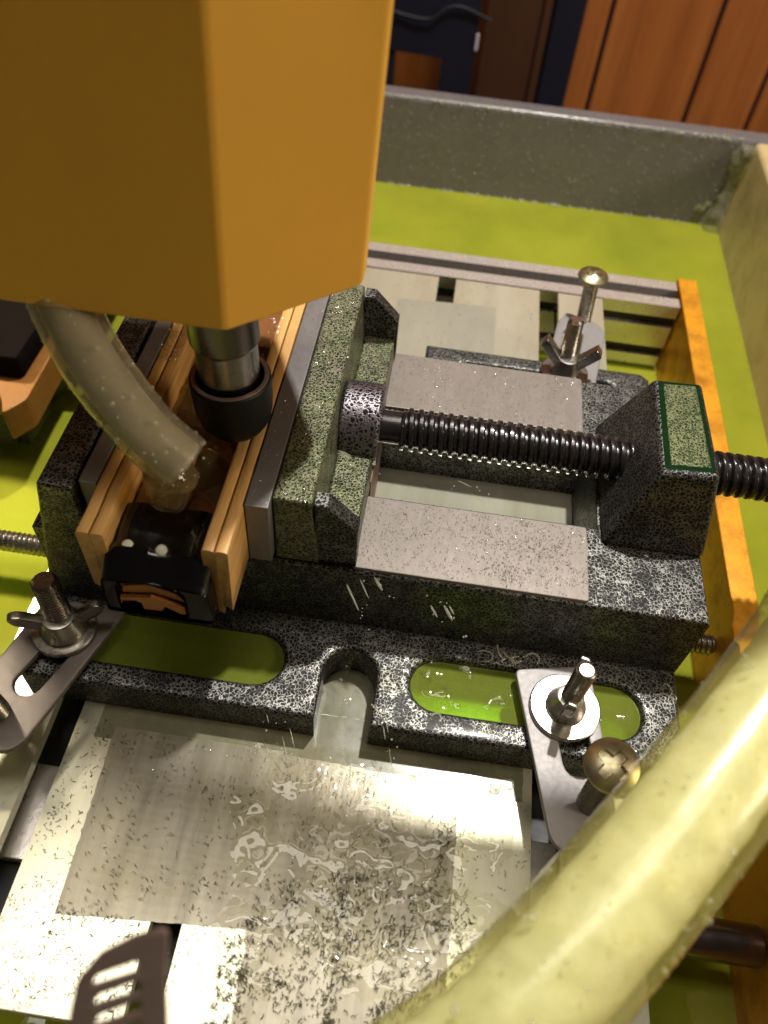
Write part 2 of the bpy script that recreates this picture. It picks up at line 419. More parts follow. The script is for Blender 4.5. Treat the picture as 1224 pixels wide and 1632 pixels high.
# hardened sealant in the corner
b = MB(); random.seed(3)
cn = lambda c, k: noise.noise(c*.13+Vector((k*.5, 0, 0)))*2.6+noise.noise(c*.5+Vector((k, 0, 0)))*.8
b.tube([(X1-.5+z*.04, Y1+.5+z*.03, z) for z in (-44, -34, -22, -8, 4, 14)], lambda q: 6.5-2*q+2.2*math.sin(q*9), 20, 8, rn=cn)
b.tube([(X1-13, Y1-.2, -29), (X1-11, Y1-.2, -25), (X1-9, Y1-.2, -26)], 1.6, 10, 6, rn=cn)
b.tube([(X1-17, Y1-.2, -30), (X1-15, Y1-.2, -27), (X1-13.5, Y1-.2, -31)], 1.0, 10, 6)
b.out('corner_sealant', M['caulk'], t)
# beads of wet along the top rim and the water line
b = MB()
for k in range(260):
    x = random.uniform(-60, X1); b.blob((x, Y1+2.2+random.uniform(-.5, 1.6), 16.2+random.uniform(-1, .7)), random.uniform(.3, 1.0), .6)
for k in range(70):
    x = random.uniform(-50, X1-6); b.blob((x, Y1-.3, WATER+.5), random.uniform(.5, 1.3), .9)
for k in range(420):
    x = random.uniform(-60, X1); z = random.uniform(-36, 13); b.blob((x, Y1+(z+60)*.026, z), random.uniform(.2, .55), 1)
b.out('water_bead', M['drop'], t, kind='stuff')
MB().raw([(X0, Y0, WATER), (X1+1, Y0, WATER), (X1+1, Y1+1, WATER), (X0, Y1+1, WATER)], [(0, 1, 2, 3)]).out('coolant_water', M['coolant'], kind='structure')
# panelled wall
wl = MB().box(-700, 700, 904, 930, -740, 500, 0).out('wall', M['navy'], kind='structure')
xs = [-640, -560, -455, -370, -270, -188, -86, -28, 76, 127, 231, 297, 360, 470, 560, 690]
for a, c in zip(xs, xs[1:]):
    p = MB().box(a+2.2, c-2.2, 896, 903, -739, 500, 1.2, 1).out('panel', M['panel'])
    p.parent = wl
# dark furniture between the tub and the wall
t = thing('metal_stand', 'navy black metal stand with a leg and crossbar behind the tub', 'stand', (-40, 800, -400))
MB().prism([(-30, -400), (2, -400), (0, -60), (-2, 60), (-120, 60), (-120, -70), (-30, -73)], 790, 806, plane='xz', bev=1.5).out('stand_frame', M['navy'], t)
MB().box(-120, -74, 792, 804, -400, -73, 1).out('leg', M['navy'], t)
MB().box(-1, 1.5, 787, 789.6, -62, -48, .5).out('tag', M['white_tag'], t)
tag(MB().tube([(-110, 786, -30), (-75, 786, -38), (-45, 785, -40), (-30, 786, -30), (-15, 786, -28), (10, 787, -36)], 1.3, 10, 6).out('grey_cable', M['cable']), 'thin grey cable draped over the dark stand', 'cable')
t = thing('brown_cabinet', 'dark brown cabinet side beside a navy post', 'cabinet', (30, 850, -400))
MB().box(6, 56, 845, 893, -739, 300, 1).out('side_panel', M['brown'], t)
MB().box(58, 66, 850, 893, -739, 300, 1).out('edge_strip', M['brown'], t)
tag(MB().box(69, 98, 860, 894.5, -739, 300, 2).out('dark_post', M['navy']), 'upright navy post between cabinet and orange panelling', 'post')

# ------------------------------------------------------------------ machine frame
t = thing('rear_extrusion', 'wet silver slotted aluminium rail across the back of the frame', 'rail', (0, 359, -40))
pr = [(348, -38.5), (369.5, -38.5), (369.5, 0), (362.4, 0), (362.4, -6), (355.2, -6), (355.2, 0), (348, 0), (348, -7), (353, -7), (353, -13), (348, -13), (348, -26), (353, -26), (353, -32), (348, -32)]
MB().prism(pr, -240, 120.6, plane='yz', bev=.3, seg=1).out('rail_body', M['alu'], t)
MB().box(-240, 120.4, 355.4, 362.2, -5.8, -4.6, 0).out('slot_strip', M['darkslot'], t)
MB().box(-240, 120.4, 350.5, 352.8, -12.8, -7.2, 0).out('slot_strip', M['darkslot'], t)
MB().box(-240, 120.4, 350.5, 352.8, -31.8, -26.2, 0).out('slot_strip', M['darkslot'], t)
b = MB()
for k in range(420):
    y = random.choice([random.uniform(348.6, 354.6), random.uniform(363, 369)])
    b.blob((random.uniform(-45, 120), y, .05), random.uniform(.25, .9), .55)
for k in range(20): b.blob((random.uniform(78, 119), 348.2, random.choice([-3, -20, -36])+random.uniform(-2, 2)), random.uniform(.4, .9), 1)
b.out('water_bead', M['drop'], t, kind='stuff')
t = thing('end_plate', 'long gold anodised end plate beside the vise screw', 'plate', (126, 200, -40))
MB().prism([(372, -46), (372, 1), (200, 1), (168, 1), (164, -2), (158, -2), (154, 1), (-10, 1), (-10, -46)], 121, 131, plane='yz', bev=.6, bot_bev=True).out('plate_body', M['gold'], t)
for y, z in ((359, -10), (264, -10), (164, -18), (62, -14), (350, -30)):
    MB().lathe([(0, 3), (3.4, 3), (4, 2.2), (4, 0)], (131.05, y, z), (1, 0, 0), 20).out('screw_head', M['chrome'], t)
t = thing('lead_screw', 'long threaded steel lead screw running under the bed', 'screw rod', (0, 164, -18))
MB().thread((-235, 164.5, -18), (120.8, 164.5, -18), 4.2, .7, 2.0, 18, 6, sharp=True).out('threaded_shaft', M['chrome'], t)
for y, lab in ((62, 'smooth dark steel guide rod meeting the gold plate at lower right'), (266, 'smooth steel guide rod under the rear of the bed')):
    r = MB().lathe([(5.2, 0), (6, .8), (6, 355), (5.2, 355.8)], (-235, y, -17), (1, 0, 0), 32).out('guide_rod', simple('polished_rod', (.20, .17, .17), .2, .9, .1, 60, coat=.3) if y == 62 else M['spindle_dark'])
    tag(r, lab, 'rod')
t = thing('gantry_plate', 'dull orange gantry plate with a rough gold end at left', 'plate', (-190, 300, -8))
MB().prism(round_poly([(-159, 420), (-159.4, 250), (-158.6, 216), (-161.5, 211), (-165, 206.5), (-168, 213), (-172, 219), (-232, 223), (-232, 420)], 1.6), -8, 8, bev=1, bot_bev=True).out('plate_body', M['brownplate'], t)
MB().box(-266, -163.5, 226, 420, 8.2, 20, 3).out('bearing_block', simple('dark_block', (.007, .005, .004), .9, spec=.03), t)
t = thing('stepper_motor', 'black motor block under the dull orange gantry plate', 'motor', (-200, 240, -34))
MB().box(-232, -172, 226, 290, -34, -8.6, 3).out('motor_body', M['nutmetal'], t)
MB().box(-227, -177, 222.5, 226.4, -31, -11, 1).out('motor_cap', M['nutmetal'], t)

t = thing('gantry_rail', 'square gantry rail reaching right from the spindle housing above the picture', 'rail', (100, 162, 236))
MB().box(-13, 420, 153, 172, 227, 246, 1).out('rail_body', M['alu'], t)
for z in (236.5,): MB().box(-12, 419, 151.6, 153.2, z-3, z+3, .2).out('slot_strip', M['darkslot'], t)

# T-slot bed
bed = thing('slotted_bed', 'pale aluminium T-slot bed with chips scattered over it', 'machine bed', (0, 180, -10))
for a, c in ((-123, -101), (-92.5, -53), (-44.5, -1.8), (7, 49.3), (58.8, 81)):
    MB().prism([(a, -9), (a-0+3, -9), (a+3, -5), (a, -4), (a, 0), (c, 0), (c, -4), (c-3, -5), (c-3, -9)], 15.5, 347, plane='xz', bev=.35, bot_bev=True).out('bed_plank', M['bed'], bed)
for y in (66, 258): MB().box(-118, 76, y-14, y+14, -13.5, -9.2, .5).out('cross_bar', M['alu'], bed)
MB().box(-112, 70, 30, 215, -19, -14.2, .5).out('carriage_shade_plate', M['darkslot'], bed)  # carriage plate, stretched and coloured dark to paint shade into the bed slots

def sheet(name, quad, z, mat, label, group, wob=.05, n=30):
    """a strip of tape: a thin sheet with wrinkled top and turned-down edge"""
    b = MB(); a, c, d, e = [Vector((*p, 0)) for p in quad]; vs = []; fs = []
    ny = n; nx = n
    for j in range(ny+1):
        for i in range(nx+1):
            u, v = i/nx, j/ny
            p = (a*(1-u)+c*u)*(1-v)+(e*(1-u)+d*u)*v
            edge = min(u, 1-u, v, 1-v)
            h = z+.08+(noise.noise(Vector((p.x*.10, p.y*.035, z)))+noise.noise(Vector((p.x*.3, p.y*.08, z)))*.3)*wob*.8
            jit = noise.noise(Vector((p.x*.5, p.y*.5, 3)))*.35 if edge == 0 else 0
            vs.append((p.x+jit, p.y+jit, h))
    for j in range(ny):
        for i in range(nx):
            k = j*(nx+1)+i; fs.append((k, k+1, k+nx+2, k+nx+1))
    o = b.raw(vs, fs).out(name, mat, ang=0)
    sm = o.modifiers.new('thickness', 'SOLIDIFY'); sm.thickness = .0001; sm.offset = -1
    es = o.modifiers.new('crisp_edge', 'EDGE_SPLIT'); es.split_angle = math.radians(40)
    return tag(o, label, 'tape', group)
G = 'strips of silver tape on the bed'
sheet('plastic_sheet', [(-86, 87.5), (46.5, 87.5), (46.5, 105.8), (-86, 105.8)], -.02, M['plastic'], 'pale wet plastic sheet showing under the front of the vise foot', None, .03)
q = sheet('sheet_tongue', [(-22, 106), (1, 106), (1, 126), (-22, 126)], -.02, M['plastic'], '', None, .03); q.parent = scene.objects['plastic_sheet']
del q['label']; del q['category']
sheet('tape_strip', [(-78.6, 38.4), (-27, 42), (-27.6, 92), (-80.4, 91.6)], .02, M['tape'], 'wide silver tape strip at the left of the front bed, least chip covered', G)
sheet('tape_strip', [(-27.4, 41), (-2.5, 41), (-2.2, 90.4), (-28, 91)], .09, M['tape'], 'silver tape strip between the wide strip and the narrow taped slot', G)
sheet('tape_strip', [(-3.5, 16), (27.6, 16), (27.2, 90.6), (-3, 90)], .05, M['tape'], 'wet silver tape strip at the right beside the bright bare metal', G)
sheet('tape_strip', [(-26, 16), (-2.5, 16), (-2.5, 46), (-26.6, 43)], .13, M['tape'], 'short chip covered tape strip at the lower edge of the picture', G)
sheet('tape_strip', [(-22, 255), (28.5, 255), (28.2, 328), (-20, 325)], .08, M['tape_rear'], 'silver tape strip behind the vise under the rear flange', G, .05)

# ------------------------------------------------------------------ the vise
vise = thing('drill_press_vise', 'black hammertone drill press vise holding wood strips, screw to the right', 'vise', (0, 182.5, 0))
FZ = 14
# foot flanges with U notch and bolt slots
def flange_outline(sgn):
    y0 = 98.3 if sgn < 0 else 182.5*2-94
    y = lambda q: q if sgn < 0 else 368-q
    nt_ = [(-2.6, 98.3), (-2.6, 116)]+[(-11+8.4*math.cos(t), 114.5+8.4*math.sin(t)) for t in [PI*k/14 for k in range(1, 14)]]+[(-19.4, 116), (-19.4, 98.3)]
    pts = [(-108, 132.4), (-112, 128), (-112, 102), (-108, 98.3)][0:0]
    pts = round_poly([(-112, 133), (-112, 98.3)], 0) if False else [(-112, 133), (-112, 101), (-109.5, 98.3)]+[(x, yy) for x, yy in reversed(nt_)]+[(89, 98.3), (92.2, 101.5), (92.2, 133)]
    return [(x, y(q)) for x, q in pts]
for sg in (-1, 1):
    hs = [slot_loop(8, 80.5, 106.3, 124.3), slot_loop(-102, -32, 106.3, 124.3)]
    if sg > 0: hs = [[(x, 368-q) for x, q in h] for h in hs]
    MB().prism(flange_outline(sg), .15, FZ if sg < 0 else 19.5, hs, bev=1.6, seg=3).out('foot_flange', M['hammer'], vise)
b = MB()
b.prism([(-112, 132.6), (92.4, 132.6), (92.4, 163.0), (-112, 163.0)], .2, 43.2, bev=1.3, seg=3)
b.prism([(-112, 202.0), (92.3, 202.0), (92.3, 232.4), (-112, 232.4)], .2, 43.2, bev=1.3, seg=3)
b.box(60, 91.9, 162, 203, .3, 43.0, .8)
b.out('base_casting', M['hammer'], vise)
MB().box(-112, 60, 162.9, 202.1, 9, 13.2, .3).out('base_web', M['bed'], vise)
MB().box(-15.4, -13.2, 165, 200, 13.3, 47, .3).out('guide_tongue', simple('rusty_tongue', (.26, .15, .10), .5, .3, .2, 300), vise)
for (a, c) in ((133.5, 161.4), (203.0, 231.6)):
    MB().prism(round_poly([(-14.5, a), (56.3, a), (56.3, c), (-14.5, c)], 1.2), 42, 44.4, bev=.35).out('machined_way', M['steel'], vise)
# fixed nut block at the right end
b = MB()
b.hexa([(60.5, 156, 43), (93, 156, 43), (93, 209, 43), (60.5, 209, 43)], [(70.6, 162, 72.5), (88, 163.6, 72.5), (87.2, 204.5, 72.5), (71.6, 203.6, 72.5)], 1.8, 3)
b.out('nut_block', M['hammer'], vise)
MB().hexa([(71.6, 163.6, 72.0), (87.0, 164.8, 72.0), (86.3, 203.6, 72.0), (72.6, 202.8, 72.0)], [(72.0, 164, 72.65), (86.6, 165.2, 72.65), (86.0, 203.2, 72.65), (73, 202.4, 72.65)], .3, 1).out('coolant_rim', M['green_gloss'], vise)
MB().hexa([(73.2, 165.4, 72.2), (85.8, 166.4, 72.2), (85.2, 202.4, 72.2), (74, 201.6, 72.2)], [(73.8, 166, 72.9), (85.2, 167, 72.9), (84.6, 201.8, 72.9), (74.6, 201, 72.9)], .3, 1).out('nut_block_top', M['hammer_block'], vise)
# screw
b = MB(); b.thread((-7, 182.5, 55), (150, 182.5, 55), 7.1, 1.35, 3.2, 32, 9)
b.out('screw', M['blackmetal'], vise)
MB().lathe([(0, 0), (5.4, .2), (5.4, 8), (5.2, 10.6)], (-12.8, 182.5, 55), (1, 0, 0), 32).out('screw_neck', M['blackmetal'], vise)
# moving jaw
b = MB()
b.hexa([(-37.2, 132.6, 44.6), (-24.2, 132.6, 44.6), (-24.2, 232.6, 44.6), (-37.2, 232.6, 44.6)], [(-37.2, 132.9, 72), (-26.2, 132.9, 72), (-26.2, 232.3, 72), (-37.2, 232.3, 72)], .9, 3)
b.out('moving_jaw', M['hammer_wet'], vise)
b = MB(); b.hexa([(-25, 133.6, 44.8), (-13.4, 133.6, 44.8), (-13.4, 231.6, 44.8), (-25, 231.6, 44.8)], [(-25, 134, 54), (-14, 134, 54), (-14, 231, 54), (-25, 231, 54)], .8, 3)
b.out('jaw_ledge', M['hammer_wet'], vise)
for y0, y1 in ((132.8, 138.4), (226.6, 232.2)):
    b = MB(); b.prism([(-25.5, 45), (-13.2, 45), (-13.2, 62), (-22, 71.4), (-25.5, 71.4)], y0, y1, plane='xz', bev=.7, bot_bev=True)
    b.out('jaw_rib', M['hammer'], vise)
b = MB(); b.lathe([(0, 0), (12.6, .2), (13.4, 1), (13.4, 12), (12.6, 12.8), (0, 12.9)], (-25.6, 182.5, 55), (1, 0, 0), 48)
b.out('screw_boss', M['hammer_bold'], vise)
MB().box(-43.9, -37.4, 129.2, 236, 47.2, 72.1, .4).out('jaw_insert', M['insert'], vise)
# fixed jaw at the left
b = MB()
b.hexa([(-112, 127, 12), (-89.6, 127, 12), (-89.6, 238, 12), (-112, 238, 12)], [(-100.2, 126.4, 72), (-90.2, 126.4, 72), (-91.8, 238, 72), (-100.4, 238, 72)], 1.2, 3)
b.out('fixed_jaw', M['hammer'], vise)
MB().box(-89.4, -84.4, 129.2, 236, 47.2, 72.1, .4).out('jaw_insert', M['insert'], vise)
# thin wet spots with ripples standing on the flange
def puddle(b, x0, x1, y0, y1, z, thr, amp, nx, ny, sc=.12, seed=0):
    hs = {}; 
    for j in range(ny+1):
        for i in range(nx+1):
            x = x0+(x1-x0)*i/nx; y = y0+(y1-y0)*j/ny
            e = min(1, 4*min(i/nx, 1-i/nx, j/ny, 1-j/ny)*2)
            v = noise.noise(Vector((x*sc, y*sc, seed)))*.7+noise.noise(Vector((x*sc*2.7, y*sc*2.7, seed+5)))*.35-(1-e)*.6
            hs[i, j] = (x, y, v-thr)
    idx = {}; vs = []; fs = []
    def vid(k):
        if k not in idx:
            x, y, h = hs[k]; q = max(0, min(1, h*3)); q = q*q*(3-2*q)
            r = noise.noise(Vector((x*.26, y*.17, seed+9)))*.75+noise.noise(Vector((x*.62, y*.45, seed+2)))*.17
            idx[k] = len(vs); vs.append((x, y, z+amp*q*(1+r*.55)-(.05 if q == 0 else 0)))
        return idx[k]
    for j in range(ny):
        for i in range(nx):
            ks = ((i, j), (i+1, j), (i+1, j+1), (i, j+1))
            if max(hs[k][2] for k in ks) > 0: fs.append([vid(k) for k in ks])
    b.raw(vs, fs)
b = MB()
puddle(b, -26, 92, 98.6, 132, FZ+.05, .16, .5, 180, 60, .11, 4)
b.out('water_film', M['film'], vise, ang=0, kind='stuff')
# coolant standing in the flange slots and the U notch
for k, (lp, lab) in enumerate(((slot_loop(8.1, 80.4, 106.4, 124.2), 'bright green coolant pool in the right slot of the vise foot'), (slot_loop(-101.9, -32.1, 106.4, 124.2), 'shaded green coolant pool in the left slot of the vise foot'))):
    o = MB().prism(lp, 1.2, 11.8, bev=0).out('coolant_pool', M['pool'])
    tag(o, lab, 'coolant pool', 'coolant pools in the vise foot slots')

# ------------------------------------------------------------------ wood strips and workpiece
G = 'wood strips lining the vise jaws'
def strip(x0, x1, y0, y1, lab, ragged=False):
    t = thing('wood_strip', lab, 'wood strip', ((x0+x1)/2, 180, 47), G)
    mid = (x0+x1)/2
    for a, c in ((x0, mid-.08), (mid+.08, x1)):
        b = MB(); n = 40
        tb = bmesh.new(); bmesh.ops.create_cube(tb, size=1)
        for v in tb.verts: v.co = Vector(((a+c)/2+v.co.x*(c-a), (y0+y1)/2+v.co.y*(y1-y0), 59.6+v.co.z*25))
        bmesh.ops.bevel(tb, geom=[e for e in tb.edges if abs(e.verts[0].co.y-e.verts[1].co.y) > 5], offset=.9, segments=2, profile=.5, affect='EDGES')
        bmesh.ops.bisect_plane
        for k in range(1, n):
            bmesh.ops.bisect_plane(tb, geom=tb.verts[:]+tb.edges[:]+tb.faces[:], plane_co=(0, y0+(y1-y0)*k/n, 0), plane_no=(0, 1, 0))
        for v in tb.verts:
            d = noise.noise(v.co*.09)*.5+noise.noise(v.co*.4)*.2
            if v.co.z > 60: v.co.z += d*.8
            if ragged and v.co.y < y0+1 and v.co.z < 58: v.co.y += noise.noise(v.co*1.3)*3-1
        b.add(tb); b.out('ply', M['ply'], t)
    return t
strip(-84.2, -76.9, 113, 238, 'light pine strip against the black left jaw')
t = strip(-51.2, -44.2, 113, 238, 'light pine strip against the grey plate of the middle jaw', True)
b = MB(); random.seed(5)
for k in range(26):
    x = random.uniform(-53, -47); l = random.uniform(1, 3.5)
    b.raw([(x, 112.6, 47+random.uniform(0, 6)), (x+.5, 112.5, 47+random.uniform(0, 6)), (x+random.uniform(-.6, .6), 111.6, 46.5-l)], [(0, 1, 2)])
b.out('splinter', M['ply'], t, kind='stuff')
wp = thing('workpiece', 'dark workpiece with a glossy black end clamped between the pine strips', 'workpiece', (-64, 170, 47))
b = MB(); b.box(-76.7, -51.4, 128.5, 238, 47.3, 58, .6)
b.box(-76.7, -51.4, 196, 238, 57, 69.5, 1.0)
b.prism([(-76.6, 128.6), (-51.5, 128.6), (-51.5, 133), (-60, 140), (-66, 143), (-76.6, 146)], 57.5, 63, bev=1)
b.out('carved_body', M['wetwood'], wp)
b = MB(); random.seed(9)
puddle(b, -76.6, -51.6, 128.6, 200, 60.5, -.6, 3.2, 70, 150, .11, 12)
for k in range(9): b.blob((-65+k*1.1+random.uniform(-.5, .5), 150+random.uniform(-2.5, 2.5), 63.3), random.uniform(.8, 1.8), .8)
b.out('coolant_splash', M['splash'], wp, kind='stuff')
# glossy black end: sloping moulded shell with an arched opening in front
prof = [(-77.4, 130, 66.5)]
b = MB(); vs = []; fs = []
cols = 26; rows = [(129, 66.6, .0), (124, 67.0, .4), (119, 66.6, .8), (116.5, 66.0, 1.0), (114, 66.3, 1.0), (112, 65.0, 1.2), (110, 63.0, 1.6), (108.2, 62.0, 1.8), (107.0, 61.0, 1.8)]
def cap_z(u, z, s):                       # rounded shoulders
    e = abs(2*u-1); return z-(e**8)*3*(.4+.5*s/1.8)-(.9*math.cos((u*2-1)*PI*1.5)*(1 if s < 1.1 else .3))*.5
for (y, z, s) in rows:
    xl, xr = (-76.7, -51.4) if y > 114 else (-77.6-.3*s, -49.5)
    if y > 114: xr, xl = -51.4, -76.7
    for i in range(cols+1):
        u = i/cols; vs.append((xl+(xr-xl)*u, y, cap_z(u, z, s)))
n = cols+1
for j in range(len(rows)-1):
    for i in range(cols): fs.append((j*n+i, j*n+i+1, (j+1)*n+i+1, (j+1)*n+i))
b.raw(vs, fs)
arch = [(-74.3, 57.9), (-73.2, 59.3), (-69.7, 60.6), (-65.4, 60.8), (-61.1, 60.2), (-57.8, 58.6), (-56.2, 55.5), (-56.0, 50), (-56.1, 46), (-74.6, 46), (-74.6, 52)]
b.prism(round_poly([(-78.2, 60.0), (-64, 61.6), (-49.4, 59.6), (-48.6, 47), (-50, 44.5), (-79, 44.5), (-78.9, 50)], 1.2), 106.8, 112.8, [arch], bev=.8, plane='xz', bot_bev=True)
b.box(-76.7, -51.4, 112.9, 129, 47.2, 62.5, .6)
b.out('black_shell', M['blackgloss'], wp)
for x in (-72.0, -62.9): MB().lathe([(0, 0), (1.6, 0), (1.6, 1.0), (1.2, 1.4), (0, 1.5)], (x, 115.2, 65.4), (0, -.35, 1), 16).out('stud', M['stud'], wp)
cr = MB().prism([(-74.2, 57.7), (-73.2, 59.2), (-69.7, 60.5), (-65.4, 60.7), (-61.1, 60.1), (-57.8, 58.5), (-56.3, 55.5), (-56.2, 53.5), (-65, 57), (-74.3, 54)], 109.6, 112.6, bev=.2, plane='xz').out('orange_core', M['core'], wp)
MB().prism([(-73.6, 53.3), (-72.9, 56.6), (-66.1, 59.0), (-64.9, 58.8), (-58.7, 56.4), (-56.5, 54.5), (-56.4, 52.2), (-65, 55.3), (-67, 54.6)], 108.2, 109.5, bev=.2, plane='xz', bot_bev=True).out('step', M['core'], cr)
MB().prism([(-74.2, 49.2), (-73.9, 52.8), (-66.8, 54.3), (-65.2, 54.9), (-56.5, 51.8), (-56.4, 48.4), (-57.4, 48.2), (-61.7, 51.0), (-62.9, 48.5), (-68.0, 48.1), (-68.3, 51.2), (-69.8, 51.9), (-73.6, 51)], 106.9, 108.1, bev=.2, plane='xz', bot_bev=True).out('step', M['core'], cr)

# ------------------------------------------------------------------ spindle and housing
sp = thing('spindle', 'steel spindle shaft with a black collet nut under the orange housing', 'spindle', (-52.5, 156, 74))
ax = (-.02, .0, 1)
b = MB(); b.lathe([(8.0, 0), (8.05, 12.4)], (-52.5, 156, 82), ax, 48, cap=False).out('shaft', M['spindle_dark'], sp)
b = MB(); b.lathe([(8.05, 12.5), (8.15, 12.8), (8.15, 22.4), (8.7, 23.6)], (-52.5, 156, 82), ax, 48, cap=False).out('shaft_band', M['spindle'], sp)
b = MB(); b.lathe([(8.7, 23.6), (9.1, 24.2), (9.1, 90)], (-52.5, 156, 82), ax, 48, cap=False).out('shaft_sleeve', M['spindle_dark'], sp)
b = MB(); b.lathe([(0, -7.5), (5.4, -7.6), (8.2, -6.6), (10.0, -3.6), (10.75, 0), (11, 5), (11, 10.6), (10.7, 11.0), (9.2, 11.0), (9.0, 10.6), (8.9, 4), (8, 3.9)], (-52.5, 156, 82), ax, 56, cap=False)
b.out('collet_nut', M['nutmetal'], sp)
MB().lathe([(9.2, 11.05), (10.5, 11.1), (10.4, 11.35), (9.4, 11.35), (9.2, 11.05)], (-52.5, 156, 82), ax, 56, cap=False).out('nut_rim', simple('lit_rim', (.30, .22, .21), .4, .5, .2, 300), sp)  # paler ring: light on the nut's top edge put into the colour
MB().lathe([(0, -24), (2.4, -24), (2.5, -7)], (-52.5, 156, 82), ax, 20, cap=False).out('cutter', M['chrome'], sp)
hs = thing('spindle_housing', 'large plain orange box housing hanging over the vise at upper left', 'housing', (-62, 190, 120))
ZB = 120
c0 = [(-47.5, 141), (-19.5, 165), (-19.3, 172), (-40, 215), (-150, 215), (-190, 172), (-190, 165), (-150, 141)]
def shell(b, z0, z1, th):
    rings = []
    for z in (z0, z1):
        dx = (z-z0)*.041
        o_ = [(x+dx, y) for x, y in c0]; i_ = MB._off(o_, th)
        rings.append((o_, i_, z))
    tb = bmesh.new(); V = []
    for o_, i_, z in rings: V.append(([tb.verts.new((x, y, z)) for x, y in o_], [tb.verts.new((x, y, z)) for x, y in i_]))
    n = len(c0)
    for i in range(n):
        j = (i+1) % n
        tb.faces.new((V[0][0][i], V[0][0][j], V[1][0][j], V[1][0][i])); tb.faces.new((V[0][1][j], V[0][1][i], V[1][1][i], V[1][1][j]))
        tb.faces.new((V[0][0][j], V[0][0][i], V[0][1][i], V[0][1][j])); tb.faces.new((V[1][0][i], V[1][0][j], V[1][1][j], V[1][1][i]))
    bmesh.ops.recalc_face_normals(tb, faces=tb.faces[:])
    bmesh.ops.bevel(tb, geom=tb.edges[:], offset=1.1, segments=3, profile=.5, affect='EDGES')
    b.add(tb)
b = MB(); shell(b, ZB, 225, 3.0); b.out('housing_shell', M['yellow'], hs)
MB().prism([(x+4.3, y) for x, y in MB._off(c0[::-1] if MB._area(c0) < 0 else c0, 3.3)], 218, 222, bev=.3).out('housing_lid', M['yellow'], hs)
MB().lathe([(18, 0), (20, 1), (20, 70), (18, 71)], (-54, 178, 134), (0, 0, 1), 40).out('motor_can', M['nutmetal'], hs)

# ------------------------------------------------------------------ clamps
def wing_nut(b, c, ang, tilt=.5, r=5.2, span=11, rise=10, th=3.0, bar=False):
    """hub with two wings; c = seat centre"""
    b.lathe([(r+1.2, 0), (r+1.4, 1.2), (r*.92, 5.5), (r*.86, 7), (r*.6, 7.3)], c, (0, 0, 1), 28)
    for sg in (1, -1):
        pl = [(r*.5, 1.2), (r*1.0, 1.6), (span*.92, rise*.62), (span, rise*.92), (span*.86, rise), (span*.70, rise*.96), (r*.72, 6.6), (r*.4, 6.2)]
        if bar: pl = [(r*.4, 3.0), (r*.95, 2.6), (span, rise-3.4), (span*.80, rise), (r*.5, 6.4)]
        m = Matrix.Translation(c) @ Matrix.Rotation(ang+(0 if sg > 0 else PI), 4, 'Z')
        b.prism(round_poly(pl, .8, 3), -th/2, th/2, plane='xz', bev=.6, bot_bev=True, mat=m)
def clamp_plate(b, outline, z0, z1, slot, bev=.7): b.prism(outline, z0, z1, [slot], bev=bev, bot_bev=True)
def rot_slot(cx, cy_, L, Wd, ang):
    lp = slot_loop(-L/2, L/2, -Wd/2, Wd/2, 8); c, s = math.cos(ang), math.sin(ang)
    return [(cx+c*x-s*y, cy_+s*x+c*y) for x, y in lp]
def phillips(b, c, axis, R, H, seg=72, rings=22, w=.17):
    o, x, y, z = b.frame(c, axis); rows = []
    for i in range(rings+1):
        q = i/rings; row = []
        for k in range(seg):
            a = 2*PI*k/seg; r = R*q; px, py = r*math.cos(a), r*math.sin(a)
            h = H*(1-q*q*.85) if q < 1 else 0
            ap = min(abs(px), abs(py)); al = max(abs(px), abs(py))
            d = 0
            if al < R*.56 and ap < R*w*(1.25-.5*al/R): d = H*.62*(1-.3*al/R)
            row.append(b.bm.verts.new(o+z*(h-d)+x*px+y*py)) if i else row.append(None)
        if i == 0:
            v = b.bm.verts.new(o+z*(H-H*.62)); row = [v]*seg
        rows.append(row)
    for a_, c_ in zip(rows, rows[1:]):
        for k in range(seg):
            f = (a_[k], c_[k], c_[(k+1) % seg], a_[(k+1) % seg])
            f = f[:3]+(() if f[0] is f[3] else (f[3],))
            b.bm.faces.new(f)
    under = [b.bm.verts.new(o-z*.9+(x*math.cos(2*PI*k/seg)+y*math.sin(2*PI*k/seg))*R*.9) for k in range(seg)]
    for k in range(seg): b.bm.faces.new((rows[-1][k], under[k], under[(k+1) % seg], rows[-1][(k+1) % seg]))
    b.bm.faces.new(under[::-1])

# right front clamp
t = thing('hold_down_clamp', 'silver slotted clamp with wing nut on the right end of the vise foot', 'clamp', (56, 108, 15), 'hold-down clamps on the vise feet')
ol = round_poly([(39.8, 122.6), (63.2, 127.6), (65.2, 116), (70.0, 80), (67.5, 73.0), (53.5, 69.8), (50.8, 73)], 2.2, 4)
clampslot = rot_slot(58.2, 101.0, 21, 9.4, math.radians(-78))
b = MB(); clamp_plate(b, ol, 15.2, 17.6, clampslot); b.out('clamp_plate', M['clampsteel'], t)
b = MB(); b.lathe([(4.2, .1), (10.4, .1), (10.8, .4), (10.8, 1.3), (10.4, 1.6), (4.2, 1.6)], (55.1, 111.6, 17.6), (0, 0, 1), 48); b.out('washer', M['chrome'], t)
b = MB(); wing_nut(b, (55.1, 111.6, 19.3), math.radians(75), rise=17, span=9.5, r=4.6); b.out('wing_nut', M['chrome'], t)
b = MB(); b.thread((55.1, 111.6, 6), (55.5, 111.8, 42.5), 3.1, .38, 1.1, 24, 7, ends=.6, sharp=True); b.out('bolt', M['chrome'], t)
t2 = thing('phillips_screw', 'large brassy phillips screw standing at the near end of the right clamp', 'screw', (61, 82.5, 17), 'jack screws in the clamps')
b = MB(); b.thread((61.6, 82.3, 4), (62.0, 86.2, 39), 3.6, .4, 1.1, 24, 7, sharp=True); b.out('screw_shank', M['chrome'], t2)
